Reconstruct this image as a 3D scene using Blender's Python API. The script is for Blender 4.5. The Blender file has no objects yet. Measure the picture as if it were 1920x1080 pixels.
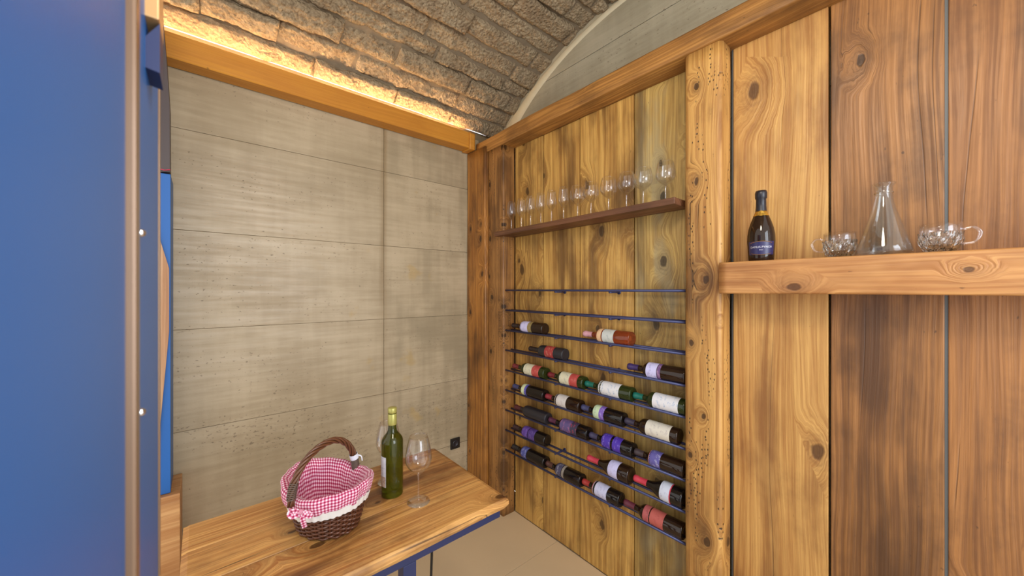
import bpy, bmesh, math, random
from mathutils import Vector, noise
R = math.radians
S = bpy.context.scene
C = S.collection
random.seed(7)

# ------------------------------------------------------------------ camera, world, lights, exposure
H = 1.597                       # eye height; world +X runs along the concrete wall, +Y along the timber wall
YAW = R(40.5); F = 681.0        # focal length in pixels of the 1920 wide frame
cd = bpy.data.cameras.new('camera'); cam = bpy.data.objects.new('camera', cd); C.objects.link(cam)
cam.location = (0, 0, H); cam.rotation_euler = (R(90), 0, -YAW)
cd.sensor_width = 36; cd.lens = F / 1920 * 36; cd.shift_y = 3 / 1920; cd.clip_start = 0.01
cd.dof.use_dof = True; cd.dof.focus_distance = 1.75; cd.dof.aperture_fstop = 3.2
S.camera = cam
w = bpy.data.worlds.new('world'); S.world = w; w.use_nodes = True
w.node_tree.nodes['Background'].inputs[0].default_value = (1.0, 0.97, 0.92, 1)
w.node_tree.nodes['Background'].inputs[1].default_value = 1.25
def area(name, loc, target, sx, sy, power, col):
    l = bpy.data.lights.new(name, 'AREA'); l.shape = 'RECTANGLE'; l.size = sx; l.size_y = sy; l.energy = power; l.color = col
    o = bpy.data.objects.new(name, l); C.objects.link(o); o.location = loc
    o.rotation_euler = (Vector(target) - Vector(loc)).to_track_quat('-Z', 'Y').to_euler()
    return o
area('assumed_daylight', (0.55, -1.5, 1.75), (0.8, 1.6, 0.9), 1.0, 1.7, 40, (0.80, 0.89, 1.0))  # unseen area light for daylight assumed behind the camera; no window is built
pl = bpy.data.lights.new('overhead_fill', 'POINT'); pl.energy = 30; pl.color = (1.0, 0.90, 0.76); pl.shadow_soft_size = 0.16  # unseen overhead light, added to brighten the vault and the room
po_ = bpy.data.objects.new('overhead_fill', pl); C.objects.link(po_); po_.location = (0.30, 0.10, 2.62)
S.view_settings.view_transform = 'Standard'; S.view_settings.look = 'None'
S.view_settings.gamma = 1; S.view_settings.use_curve_mapping = False
S.view_settings.exposure = 0.25

# ------------------------------------------------------------------ helpers
sn, cs = math.sin(YAW), math.cos(YAW)
def ratio(px):
    u = (px - 960) / F
    return (sn + cs * u), (cs - sn * u)
def y_on(px, X):                # y of the point seen at column px on the plane x = X
    a, b = ratio(px); return X * b / a
ORG = {}
def lin(c):
    return tuple(((v / 255) / 12.92 if v / 255 <= .04045 else ((v / 255 + .055) / 1.055) ** 2.4) for v in c) + (1,)
def props(o, label=None, cat=None, group=None, kind=None):
    if label: o['label'] = label
    if cat: o['category'] = cat
    if group: o['group'] = group
    if kind: o['kind'] = kind
    return o
def empty(name, loc, label, cat, group=None):
    o = bpy.data.objects.new(name, None); C.objects.link(o); o.location = loc; o.empty_display_size = .05
    ORG[o.name] = Vector(loc); return props(o, label, cat, group)
def mesh(name, verts, faces, mat, parent=None, smooth=False, org=None, uv=None):
    """one mesh object; verts are given in world coordinates"""
    if parent is not None: og = ORG[parent.name]
    elif org is not None: og = Vector(org)
    else:
        xs = [v[0] for v in verts]; ys = [v[1] for v in verts]; zs = [v[2] for v in verts]
        og = Vector(((min(xs) + max(xs)) / 2, (min(ys) + max(ys)) / 2, min(zs)))
    me = bpy.data.meshes.new(name)
    me.from_pydata([tuple(Vector(v) - og) for v in verts], [], faces)
    bm = bmesh.new(); bm.from_mesh(me); bmesh.ops.recalc_face_normals(bm, faces=bm.faces); bm.to_mesh(me); bm.free()
    if uv:
        ul = me.uv_layers.new(name='uv')
        for lp in me.loops: ul.data[lp.index].uv = uv[lp.vertex_index]
    me.materials.append(mat)
    if smooth: me.polygons.foreach_set('use_smooth', [True] * len(me.polygons))
    o = bpy.data.objects.new(name, me); C.objects.link(o)
    if parent is not None: o.parent = parent
    else: o.location = og
    ORG[o.name] = og
    return o
def box(name, x0, x1, y0, y1, z0, z1, mat, parent=None, bev=0.0, org=None):
    bm = bmesh.new(); bmesh.ops.create_cube(bm, size=1)
    for v in bm.verts: v.co = Vector((x0 + (v.co.x + .5) * (x1 - x0), y0 + (v.co.y + .5) * (y1 - y0), z0 + (v.co.z + .5) * (z1 - z0)))
    if bev: bmesh.ops.bevel(bm, geom=bm.edges[:], offset=bev, segments=2, affect='EDGES', profile=.6)
    bm.verts.index_update()
    vs = [v.co.copy() for v in bm.verts]; fs = [[v.index for v in f.verts] for f in bm.faces]; bm.free()
    return mesh(name, vs, fs, mat, parent, org=org)
def lathe_data(prof, n, place):
    """prof: (radius, axial); place(r, phi, s) -> world point"""
    vs, fs, rings = [], [], []
    for r, s in prof:
        if r < 1e-5: rings.append([len(vs)]); vs.append(place(0, 0, s))
        else:
            rings.append(list(range(len(vs), len(vs) + n)))
            vs += [place(r, 2 * math.pi * k / n, s) for k in range(n)]
    for a, b in zip(rings, rings[1:]):
        for k in range(n):
            k2 = (k + 1) % n
            if len(a) == 1 and len(b) == 1: continue
            if len(a) == 1: fs.append((a[0], b[k2], b[k]))
            elif len(b) == 1: fs.append((a[k], a[k2], b[0]))
            else: fs.append((a[k], a[k2], b[k2], b[k]))
    return vs, fs
def upright(c):
    return lambda r, p, s: (c[0] + r * math.cos(p), c[1] + r * math.sin(p), c[2] + s)
def tube_data(pts, r, n=8, closed=False):
    pts = [Vector(p) for p in pts]; vs, fs = [], []; m = len(pts); up = Vector((0, 0, 1)); prev = None
    for i, p in enumerate(pts):
        a = pts[(i - 1) % m] if closed or i > 0 else p; b = pts[(i + 1) % m] if closed or i < m - 1 else p
        d = (b - a).normalized()
        if prev is None:
            prev = d.cross(up) if abs(d.z) < .95 else d.cross(Vector((1, 0, 0)))
        x = (prev - d * prev.dot(d)).normalized(); prev = x; y = d.cross(x)
        rr = r[i] if isinstance(r, (list, tuple)) else r
        vs += [p + (x * math.cos(2 * math.pi * k / n) + y * math.sin(2 * math.pi * k / n)) * rr for k in range(n)]
    for i in range(m if closed else m - 1):
        j = (i + 1) % m
        for k in range(n):
            k2 = (k + 1) % n; fs.append((i * n + k, i * n + k2, j * n + k2, j * n + k))
    if not closed: fs.append(tuple(range(n))[::-1]); fs.append(tuple(range((m - 1) * n, m * n)))
    return vs, fs
def join(*ds):
    vs, fs = [], []
    for v, f in ds:
        o = len(vs); vs += v; fs += [tuple(i + o for i in q) for q in f]
    return vs, fs
def smooth_path(keys, n):
    """Catmull-Rom through the keys"""
    K = [Vector(k) for k in keys]; K = [K[0] * 2 - K[1]] + K + [K[-1] * 2 - K[-2]]; out = []
    for i in range(1, len(K) - 2):
        for j in range(n):
            t = j / n; a, b, c, d = K[i - 1:i + 3]
            out.append(.5 * ((2 * b) + (c - a) * t + (2 * a - 5 * b + 4 * c - d) * t * t + (3 * b - a - 3 * c + d) * t ** 3))
    out.append(K[-2]); return out
def timber(name, axis, a0, a1, u0, u1, v0, v1, mat, rad=.012, wob=.004, parent=None, nseg=40, seed=0, org=None):
    """hewn timber: a rounded rectangle (u, v) swept along an axis with slightly uneven faces"""
    sec = []
    for (cu, cv, st) in ((u1 - rad, v1 - rad, 0), (u0 + rad, v1 - rad, 90), (u0 + rad, v0 + rad, 180), (u1 - rad, v0 + rad, 270)):
        for k in range(4): sec.append((cu + rad * math.cos(R(st + k * 30)), cv + rad * math.sin(R(st + k * 30))))
    full = []
    for i, p in enumerate(sec):
        q = sec[(i + 1) % len(sec)]; full.append(p)
        if i % 4 == 3:
            for k in (1, 2): full.append((p[0] + (q[0] - p[0]) * k / 3, p[1] + (q[1] - p[1]) * k / 3))
    m = len(full); vs, fs = [], []
    for i in range(nseg + 1):
        a = a0 + (a1 - a0) * i / nseg
        for (u, v) in full:
            du = noise.noise((a * 2.3 + seed, u * 6, v * 6)) * wob + noise.noise((a * 9 + seed, u * 14, v * 14)) * wob * .4
            dv = noise.noise((a * 2.1 + seed + 31, u * 6, v * 6)) * wob
            p = {'z': (u + du, v + dv, a), 'y': (u + du, a, v + dv), 'x': (a, u + du, v + dv)}[axis]; vs.append(p)
    for i in range(nseg):
        for k in range(m):
            k2 = (k + 1) % m; fs.append((i * m + k, i * m + k2, (i + 1) * m + k2, (i + 1) * m + k))
    fs.append(tuple(range(m))); fs.append(tuple(range(nseg * m, (nseg + 1) * m)))
    o = mesh(name, vs, fs, mat, parent, smooth=False, org=org)
    for f in o.data.polygons: f.use_smooth = len(f.vertices) == 4
    return o

# ------------------------------------------------------------------ materials
class NT:
    def __init__(s, name):
        s.m = bpy.data.materials.new(name); s.m.use_nodes = True; s.t = s.m.node_tree; s.n = s.t.nodes
        s.b = s.n['Principled BSDF']; s.out = s.n['Material Output']
    def new(s, typ, **kw):
        n = s.n.new(typ)
        for k, v in kw.items(): setattr(n, k, v)
        return n
    def put(s, sock, v):
        if isinstance(v, bpy.types.NodeSocket): s.t.links.new(v, sock)
        elif v is not None: sock.default_value = v
    def math(s, op, a, b=None, clamp=False):
        n = s.new('ShaderNodeMath', operation=op, use_clamp=clamp); s.put(n.inputs[0], a)
        if b is not None: s.put(n.inputs[1], b)
        return n.outputs[0]
    def vec(s, x, y, z):
        n = s.new('ShaderNodeCombineXYZ'); s.put(n.inputs[0], x); s.put(n.inputs[1], y); s.put(n.inputs[2], z); return n.outputs[0]
    def noise(s, v, scale=1.0, det=3.0, rough=.5, dist=0.0):
        n = s.new('ShaderNodeTexNoise'); s.put(n.inputs['Vector'], v); n.inputs['Scale'].default_value = scale
        n.inputs['Detail'].default_value = det; n.inputs['Roughness'].default_value = rough; n.inputs['Distortion'].default_value = dist
        return n.outputs[0]
    def vor(s, v, scale=1.0, dim='3D', feature='F1', rnd=1.0):
        n = s.new('ShaderNodeTexVoronoi', voronoi_dimensions=dim, feature=feature); s.put(n.inputs['Vector'], v)
        n.inputs['Scale'].default_value = scale; n.inputs['Randomness'].default_value = rnd; return n
    def rng(s, v, a, b, c=0.0, d=1.0, smooth=True):
        n = s.new('ShaderNodeMapRange', interpolation_type='SMOOTHSTEP' if smooth else 'LINEAR', clamp=True)
        s.put(n.inputs[0], v)
        for i, q in enumerate((a, b, c, d)): n.inputs[i + 1].default_value = q
        return n.outputs[0]
    def mix(s, f, a, b, blend='MIX'):
        n = s.new('ShaderNodeMix', data_type='RGBA', blend_type=blend); s.put(n.inputs[0], f)
        s.put(n.inputs[6], a); s.put(n.inputs[7], b); return n.outputs[2]
    def bump(s, h, strength=.3, dist=.005):
        n = s.new('ShaderNodeBump'); s.put(n.inputs['Height'], h); n.inputs['Strength'].default_value = strength
        n.inputs['Distance'].default_value = dist; s.put(s.b.inputs['Normal'], n.outputs[0])
    def fin(s, col=None, rough=.5, **kw):
        if col is not None: s.put(s.b.inputs['Base Color'], col)
        s.put(s.b.inputs['Roughness'], rough)
        for k, v in kw.items(): s.put(s.b.inputs[k.replace('_', ' ')], v)
        return s.m

def wood(name, light, mid, dark, axis='z', freq=28, knots=.4, kscale=3.2, stain=.6, holes=0.0, bump=.35, rough=.45, ringmix=.25, crack=.5, crackf=7, grey=None):
    t = NT(name)
    tc = t.new('ShaderNodeTexCoord'); sp = t.new('ShaderNodeSeparateXYZ'); t.put(sp.inputs[0], tc.outputs['Object'])
    X, Y, Z = sp.outputs; rnd = t.new('ShaderNodeObjectInfo').outputs['Random']
    al, ac, de = {'z': (Z, Y, X), 'y': (Y, Z, X), 'x': (X, Y, Z)}[axis]
    mul = lambda a, b: t.math('MULTIPLY', a, b)
    add = lambda a, b: t.math('ADD', a, b)
    al = add(al, mul(rnd, 23.7)); ac = add(add(ac, mul(de, .83)), mul(rnd, 7.3))
    def N(fa, fl, off, det=3, rough=.5): return t.noise(t.vec(mul(ac, fa), mul(al, fl), add(rnd, off)), 1, det, rough)
    warp = N(4.5, .7, 0, 2); warp2 = N(16, 7, 2, 2)
    # knots
    kv = t.vor(t.vec(add(mul(ac, kscale), mul(warp2, .15)), add(mul(al, kscale * .6), mul(warp2, .1)), 0), 1, '2D')
    kd = add(kv.outputs['Distance'], mul(t.math('SUBTRACT', N(45, 26, 5, 2), .5), .07))
    sc = t.new('ShaderNodeSeparateColor'); t.put(sc.inputs[0], kv.outputs['Color'])
    sel = t.math('GREATER_THAN', sc.outputs[0], 1 - knots); ksz = t.rng(sc.outputs[1], 0, 1, .45, 1.15, False)
    kd = t.math('DIVIDE', kd, ksz)
    kcore = mul(t.rng(kd, .06, .105, 1, 0), sel); kring = mul(t.rng(kd, .05, .30, 1, 0), sel); kwide = mul(t.rng(kd, .0, .5, 1, 0), sel)
    a2 = add(add(ac, mul(warp, .09)), mul(kwide, .085))
    def N2(fa, fl, off, det=3, rough=.5): return t.noise(t.vec(mul(a2, fa), mul(al, fl), add(rnd, off)), 1, det, rough)
    streak = t.rng(N2(48, .45, 1, 3, .55), .34, .66)
    fib = N2(150, 2.4, 3, 4, .65)
    ring = add(mul(t.math('SINE', mul(add(a2, mul(warp2, .006)), freq * 6.283)), .5), .5)
    ring = mul(t.math('POWER', ring, 2.2), t.rng(N(3, .5, 8, 2), .42, .62))
    tone = add(mul(N(5.5, 1.6, 9, 4, .55), .6), mul(N2(13, .55, 6, 3), .4))
    f = add(add(mul(streak, .5), mul(t.rng(fib, .34, .66), .62)), mul(ring, ringmix))
    f = add(f, mul(t.math('SUBTRACT', tone, .52), 1.6)); f = t.math('MULTIPLY', f, 1.0, True)
    col = t.mix(f, lin(light), lin(mid))
    if grey is not None:
        col = t.mix(mul(t.rng(N(8, 2.2, 13, 3), .5, .66), .65), col, lin(grey))
    col = t.mix(mul(t.rng(tone, .49, .64), stain), col, lin(dark))
    blot = t.rng(add(mul(N(4.0, 2.6, 31, 5, .6), .75), mul(N2(20, 1.2, 33, 2), .25)), .50, .66)
    col = t.mix(mul(blot, stain * .75), col, lin(dark))
    pale = t.rng(N(5.0, 1.7, 37, 4, .6), .56, .70)
    col = t.mix(mul(pale, .35), col, lin(light))
    speck = t.rng(N(85, 34, 41, 2), .73, .80)
    col = t.mix(mul(speck, .6), col, lin(tuple(v * .55 for v in dark)))
    sw = add(mul(t.math('SINE', mul(kd, 110)), .5), .5)
    col = t.mix(mul(kring, add(.28, mul(sw, .30))), col, lin(dark))
    kd_c = tuple(v * .42 for v in lin(dark)[:3]) + (1,)
    col = t.mix(mul(kcore, .82), col, kd_c)
    ck = t.rng(t.math('ABSOLUTE', t.math('SUBTRACT', N2(crackf, .12, 11, 1, .3), .54)), .0012, .0040, 1, 0)
    ck = mul(mul(ck, t.rng(N(5, 1.3, 17, 2), .50, .58)), crack)
    col = t.mix(ck, col, kd_c)
    hgt = t.math('SUBTRACT', add(add(mul(ring, -.35), mul(streak, -.25)), mul(fib, .6)), add(mul(kcore, .5), ck))
    if holes:
        hv = t.vor(t.vec(mul(ac, 95), mul(al, 52), 0), 1, '2D'); hc = t.new('ShaderNodeSeparateColor'); t.put(hc.inputs[0], hv.outputs['Color'])
        band = t.rng(N(30, 2.2, 19, 2), .56, .62)
        hd_ = add(hv.outputs['Distance'], mul(N(150, 90, 23, 1), .14))
        hm = mul(mul(t.rng(hd_, .22, .36, 1, 0), t.math('GREATER_THAN', hc.outputs[1], 1 - holes)), band)
        col = t.mix(mul(hm, .9), col, (.012, .007, .004, 1)); hgt = t.math('SUBTRACT', hgt, hm)
    t.bump(hgt, bump, .006)
    return t.fin(col, t.rng(fib, .3, .7, rough - .06, rough + .12))

def plain(name, col, rough=.5, metal=0.0, spec=.5, var=.12, scale=12, bump=0.0, **kw):
    """single colour with a faint procedural mottling"""
    t = NT(name); tc = t.new('ShaderNodeTexCoord'); n = t.noise(tc.outputs['Object'], scale, 4)
    c = lin(col); d = tuple(v * (1 - var) for v in c[:3]) + (1,)
    if bump: t.bump(n, bump, .002)
    return t.fin(t.mix(n, d, c), rough, Metallic=metal, Specular_IOR_Level=spec, **kw)

def concrete(name, c0, c1, seam=None):
    t = NT(name); tc = t.new('ShaderNodeTexCoord'); P = tc.outputs['Object']
    g = t.new('ShaderNodeNewGeometry').outputs['Position']
    sp = t.new('ShaderNodeSeparateXYZ'); t.put(sp.inputs[0], g); X, Y, Z = sp.outputs
    rnd = t.new('ShaderNodeObjectInfo').outputs['Random']
    lat = t.math('ADD', X, Y)
    big = t.noise(t.vec(t.math('MULTIPLY', lat, 2.2), t.math('MULTIPLY', Z, 2.8), rnd), 1, 5, .55)
    streak = t.noise(t.vec(t.math('MULTIPLY', lat, 3.0), t.math('MULTIPLY', Z, 38), rnd), 1, 4, .6)
    vert = t.noise(t.vec(t.math('MULTIPLY', lat, 16), t.math('MULTIPLY', Z, 1.4), rnd), 1, 3, .5)
    f = t.math('ADD', t.math('MULTIPLY', big, .55), t.math('MULTIPLY', streak, .35))
    f = t.math('ADD', f, t.math('MULTIPLY', vert, .2))
    col = t.mix(t.rng(f, .38, .72), lin(c0), lin(c1))
    col = t.mix(t.math('MULTIPLY', t.math('SUBTRACT', rnd, .5), .22, True), col, lin((120, 108, 86)))
    dens = t.math('ADD', t.rng(t.noise(t.vec(lat, t.math('MULTIPLY', Z, 3), 4.0), 1.7, 3), .34, .64, .0, .11), t.rng(Z, .5, 1.7, .05, .0))
    pn = t.noise(t.vec(t.math('MULTIPLY', lat, 55), t.math('MULTIPLY', Z, 88), 3.0), 1, 2, .5)
    pn2 = t.noise(t.vec(t.math('MULTIPLY', lat, 17), t.math('MULTIPLY', Z, 60), 8.0), 1, 3, .6)
    pit = t.math('MAXIMUM', t.rng(t.math('ADD', pn, dens), .76, .80), t.math('MULTIPLY', t.rng(t.math('ADD', pn2, dens), .76, .84), .6))
    col = t.mix(t.math('MULTIPLY', pit, .55), col, lin((92, 78, 58)))
    if seam is not None:      # rusty run-off stain along the formwork seam and grey staining on the narrow column
        d = t.math('ABSOLUTE', t.math('ADD', t.math('SUBTRACT', X, seam), t.math('MULTIPLY', t.math('SUBTRACT', vert, .5), .04)))
        rust = t.math('MULTIPLY', t.rng(d, .0, .035, 1, 0), t.rng(t.math('ADD', Z, t.math('MULTIPLY', big, .6)), 1.3, 2.4, .25, .8))
        col = t.mix(t.math('MULTIPLY', rust, .8), col, lin((128, 104, 66)))
        side = t.math('MULTIPLY', t.rng(X, seam, seam + .10), t.rng(t.math('ADD', big, t.math('MULTIPLY', vert, .6)), .72, .98))
        col = t.mix(t.math('MULTIPLY', side, .32), col, lin((132, 122, 98)))
        och = t.math('MULTIPLY', t.rng(t.noise(t.vec(X, 0.0, Z), 5, 3), .62, .70), t.rng(X, .45, .7))
        col = t.mix(t.math('MULTIPLY', och, .45), col, lin((176, 146, 84)))
    fine = t.noise(g, 160, 4, .6)
    t.bump(t.math('SUBTRACT', t.math('ADD', t.math('MULTIPLY', fine, .25), t.math('MULTIPLY', streak, .5)), pit), .28, .004)
    return t.fin(col, t.rng(streak, .3, .7, .40, .56), Specular_IOR_Level=.6)

def stone():
    t = NT('tuff_stone'); tc = t.new('ShaderNodeTexCoord'); P = tc.outputs['Object']; rnd = t.new('ShaderNodeObjectInfo').outputs['Random']
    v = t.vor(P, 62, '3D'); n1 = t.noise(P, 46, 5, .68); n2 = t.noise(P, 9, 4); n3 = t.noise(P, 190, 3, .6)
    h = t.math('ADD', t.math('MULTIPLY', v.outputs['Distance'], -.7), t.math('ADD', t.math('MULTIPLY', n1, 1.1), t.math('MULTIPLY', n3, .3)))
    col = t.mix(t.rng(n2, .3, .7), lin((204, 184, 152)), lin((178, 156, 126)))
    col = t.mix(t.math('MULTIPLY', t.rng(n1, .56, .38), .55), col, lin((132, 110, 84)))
    col = t.mix(t.math('MULTIPLY', rnd, .25), col, lin((176, 152, 122)))
    t.bump(h, 1.0, .034); return t.fin(col, .92, Specular_IOR_Level=.2)

def thin_glass(name, tint=(1, 1, 1, 1), f0=.035, f1=.60, facet=0.0):
    t = NT(name); t.n.remove(t.b)
    lw = t.new('ShaderNodeLayerWeight'); lw.inputs[0].default_value = .5
    f = t.math('ADD', t.math('MULTIPLY', t.math('POWER', lw.outputs['Facing'], 2.4), f1), f0)
    nz = t.noise(t.new('ShaderNodeTexCoord').outputs['Object'], 30, 2)
    tr = t.new('ShaderNodeBsdfTransparent'); t.put(tr.inputs[0], t.mix(nz, tint, tuple(v * .985 for v in tint[:3]) + (1,)))
    gl = t.new('ShaderNodeBsdfGlossy'); gl.inputs['Roughness'].default_value = .03; gl.inputs[0].default_value = (.95, .96, 1, 1)
    if facet:
        vv = t.vor(t.new('ShaderNodeTexCoord').outputs['Object'], facet); bp = t.new('ShaderNodeBump'); bp.inputs['Strength'].default_value = 1; bp.inputs['Distance'].default_value = .012
        t.put(bp.inputs['Height'], vv.outputs['Distance']); t.put(gl.inputs['Normal'], bp.outputs[0])
    mx = t.new('ShaderNodeMixShader'); t.put(mx.inputs[0], f); t.t.links.new(tr.outputs[0], mx.inputs[1]); t.t.links.new(gl.outputs[0], mx.inputs[2])
    t.t.links.new(mx.outputs[0], t.out.inputs[0]); return t.m
def solid_glass(name, col, rough=.02, trans=1.0, ior=1.45, bump=0.0):
    t = NT(name); n = t.noise(t.new('ShaderNodeTexCoord').outputs['Object'], 40, 2)
    if bump: t.bump(n, bump, .002)
    return t.fin(t.mix(n, lin(col), tuple(v * .95 for v in lin(col)[:3]) + (1,)), rough, Transmission_Weight=trans, IOR=ior)
def gingham():
    t = NT('gingham_cloth'); uv = t.new('ShaderNodeTexCoord').outputs['UV']; sp = t.new('ShaderNodeSeparateXYZ'); t.put(sp.inputs[0], uv)
    def st(v): return t.math('GREATER_THAN', t.math('FRACT', t.math('MULTIPLY', v, 1 / .0094)), .5)
    a, b = st(sp.outputs[0]), st(sp.outputs[1]); s = t.math('MULTIPLY', t.math('ADD', a, b), .5)
    col = t.mix(t.rng(s, .0, .5, smooth=False), lin((236, 216, 226)), lin((208, 108, 142)))
    col = t.mix(t.rng(s, .5, 1.0, smooth=False), col, lin((146, 24, 66)))
    wv = t.noise(t.vec(t.math('MULTIPLY', sp.outputs[0], 900), t.math('MULTIPLY', sp.outputs[1], 900), 0), 1, 2)
    t.bump(wv, .15, .001); return t.fin(col, .85, Specular_IOR_Level=.2, Sheen_Weight=.2)
def label_mat(name, base, ink, dens=.35, sx=150, sy=420):
    """paper label with unreadable print: fine broken lines of ink"""
    t = NT(name); uv = t.new('ShaderNodeTexCoord').outputs['UV']; sp = t.new('ShaderNodeSeparateXYZ'); t.put(sp.inputs[0], uv)
    U, V = sp.outputs[0], sp.outputs[1]
    blk = t.noise(t.vec(t.math('MULTIPLY', U, 70), t.math('MULTIPLY', V, 45), 1.0), 1, 2)
    ln = t.noise(t.vec(t.math('MULTIPLY', U, sx), t.math('MULTIPLY', V, sy), 2.0), 1, 1)
    m = t.math('MULTIPLY', t.rng(blk, .62 - dens * .3, .72 - dens * .3), t.rng(ln, .46, .54))
    return t.fin(t.mix(t.math('MULTIPLY', m, .5), lin(base), lin(ink)), .5)

M = {}
M['plank_yellow'] = wood('pine_plank_yellow', (216, 172, 94), (162, 116, 54), (102, 70, 34), knots=.5, kscale=4.4, stain=.75)
M['plank_olive'] = wood('pine_plank_knotty', (204, 172, 100), (152, 118, 62), (84, 66, 42), knots=.8, kscale=5.0, stain=.6, grey=(162, 152, 120))
M['plank_light'] = wood('pine_plank_honey', (206, 160, 92), (164, 114, 58), (118, 76, 40), knots=.45, kscale=3.8, stain=.6)
M['plank_brown'] = wood('pine_plank_brown', (164, 113, 62), (116, 75, 38), (72, 45, 24), knots=.45, kscale=3.4, stain=.75, freq=46, ringmix=.65)
M['plank_red'] = wood('pine_plank_russet', (164, 111, 60), (120, 76, 38), (76, 46, 24), knots=.40, kscale=3.5, stain=.75, ringmix=.3)
M['post'] = wood('old_timber_post', (208, 160, 90), (156, 106, 50), (84, 52, 26), knots=.65, kscale=7.5, stain=.75, holes=.6, crack=1.0)
M['post_dark'] = wood('dark_timber_post', (178, 128, 70), (124, 82, 40), (66, 42, 22), knots=.5, kscale=8, stain=.75, holes=.6, crack=1.0)
M['board_corner'] = wood('sawn_corner_board', (190, 130, 58), (140, 88, 36), (76, 46, 20), knots=.3, kscale=7, stain=.8)
M['header'] = wood('header_timber', (188, 134, 68), (136, 90, 41), (80, 50, 24), axis='y', knots=.25, kscale=5, stain=.7, crack=.9)
M['shelf_thick'] = wood('beam_shelf_timber', (216, 162, 100), (170, 114, 62), (116, 70, 38), axis='y', knots=.6, kscale=7.5, stain=.5, crack=.7, freq=70, ringmix=.4)
M['shelf_thin'] = wood('thin_shelf_timber', (128, 84, 56), (98, 62, 40), (66, 40, 26), axis='y', knots=.15, stain=.5)
M['led_beam'] = wood('varnished_beam', (204, 142, 52), (186, 122, 38), (160, 100, 32), axis='x', knots=.05, stain=.25, bump=.08, ringmix=.2, crack=0, freq=18)
M['table'] = wood('oak_table_board', (224, 172, 100), (166, 108, 54), (92, 52, 26), axis='x', knots=.3, kscale=6.5, stain=.9, crack=.75, crackf=15, bump=.15, rough=.36)
M['bench'] = wood('oak_bench', (214, 166, 112), (184, 130, 78), (140, 88, 48), axis='x', knots=.1, stain=.4, freq=14, crack=.2)
M['inlay'] = wood('wood_inlay', (190, 148, 108), (158, 112, 74), (120, 82, 52), axis='z', knots=.1, stain=.3)
M['concrete'] = concrete('board_marked_concrete', (184, 167, 138), (156, 139, 110), seam=.927)
M['concrete_gable'] = concrete('gable_concrete', (176, 168, 146), (150, 142, 120))
M['mortar'] = plain('vault_mortar', (136, 120, 98), .95, var=.4, scale=40, bump=.8)
M['seam'] = plain('formwork_seam', (150, 132, 102), .9, var=.6, scale=6)
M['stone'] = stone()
M['tile'] = plain('beige_floor_tile', (216, 190, 152), .42, var=.10, scale=5)
M['grout'] = plain('grout', (150, 128, 100), .9)
M['blue'] = plain('blue_painted_steel', (40, 100, 176), .42, spec=.3, var=.08, scale=3)
M['blue_dark'] = plain('dark_blue_painted_steel', (32, 44, 88), .4, var=.15)
M['rail'] = plain('dark_blue_grey_steel_rod', (62, 66, 104), .38, metal=.35, var=.2, scale=30)
M['edge_brown'] = plain('reflect_brown_edge', (128, 100, 76), .32, metal=.3)  # brown stands in for the timber wall mirrored in the door's steel edge
M['tan_reflection'] = plain('tan_ceiling_reflection', (206, 160, 104), .35, metal=.2)  # tan of the lit ceiling's reflection, given as a base colour
M['black'] = plain('black_plastic', (26, 24, 24), .4)
M['dark_panel'] = plain('dark_grey_panel', (74, 64, 66), .5)
M['chrome'] = plain('chrome_stud', (220, 225, 235), .12, metal=1.0)
M['strip_steel'] = plain('galvanised_strip', (96, 98, 98), .5, metal=.3)
M['pink'] = plain('pink_cord', (190, 60, 90), .5)
M['white_cloth'] = plain('white_lace', (232, 228, 222), .85, bump=.3, scale=200)
M['tag'] = plain('white_tag', (232, 236, 246), .5)
M['wicker'] = plain('brown_wicker', (106, 62, 40), .38, var=.55, scale=60)
M['wicker_handle'] = plain('dark_brown_willow', (116, 72, 46), .32, var=.55, scale=70)
M['binding'] = plain('grey_brown_binding', (110, 92, 80), .45, var=.4, scale=80)
M['gingham'] = gingham()
M['goblet'] = thin_glass('clear_goblet_glass')
M['goblet_foot'] = thin_glass('clear_stem_glass', (1, 1, 1, 1), .10, .75)
M['cut'] = thin_glass('cut_glass', (.98, .985, .98, 1), .07, .75, 130)
M['crystal'] = solid_glass('cut_crystal', (250, 252, 250), ior=1.5)
M['carafe'] = thin_glass('clear_carafe_glass', (.97, .985, .975, 1))
M['olive'] = solid_glass('olive_green_bottle_glass', (96, 102, 18), .03, .80)
M['dark_glass'] = solid_glass('near_black_bottle_glass', (24, 18, 16), .06, .0)
M['green_glass'] = solid_glass('dark_green_bottle_glass', (46, 56, 22), .05, .25)
M['brown_glass'] = solid_glass('dark_brown_bottle_glass', (42, 26, 16), .06, .1)
M['matte_black'] = plain('satin_black_bottle', (38, 36, 42), .4)
M['rose'] = solid_glass('rose_wine_glass', (204, 104, 56), .03, .8)
M['gold'] = plain('gold_foil', (212, 168, 72), .3, metal=.8)

# ------------------------------------------------------------------ the setting
E, D, G = 2.406, 1.72, 1.89          # concrete wall plane (y), timber plank plane (x), gable concrete plane (x)
XL, YR = -1.0, -0.95                 # how far the shell is carried to the left and behind the camera
floor = props(box('floor', XL, G, YR, E, -.06, -.004, M['grout']), kind='structure')
xs = [XL, -.6, .6, 1.8]; ys = [YR, -.833, -.233, .367, .967, 1.567, 2.167, E]
for i in range(len(xs) - 1):
    for j in range(len(ys) - 1):
        x1 = min(xs[i + 1], D - .002)
        box('tile', xs[i] + .0015, x1 - .0015, ys[j] + .0015, ys[j + 1] - .0015, -.004, 0, M['tile'], floor, bev=.001)

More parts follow.
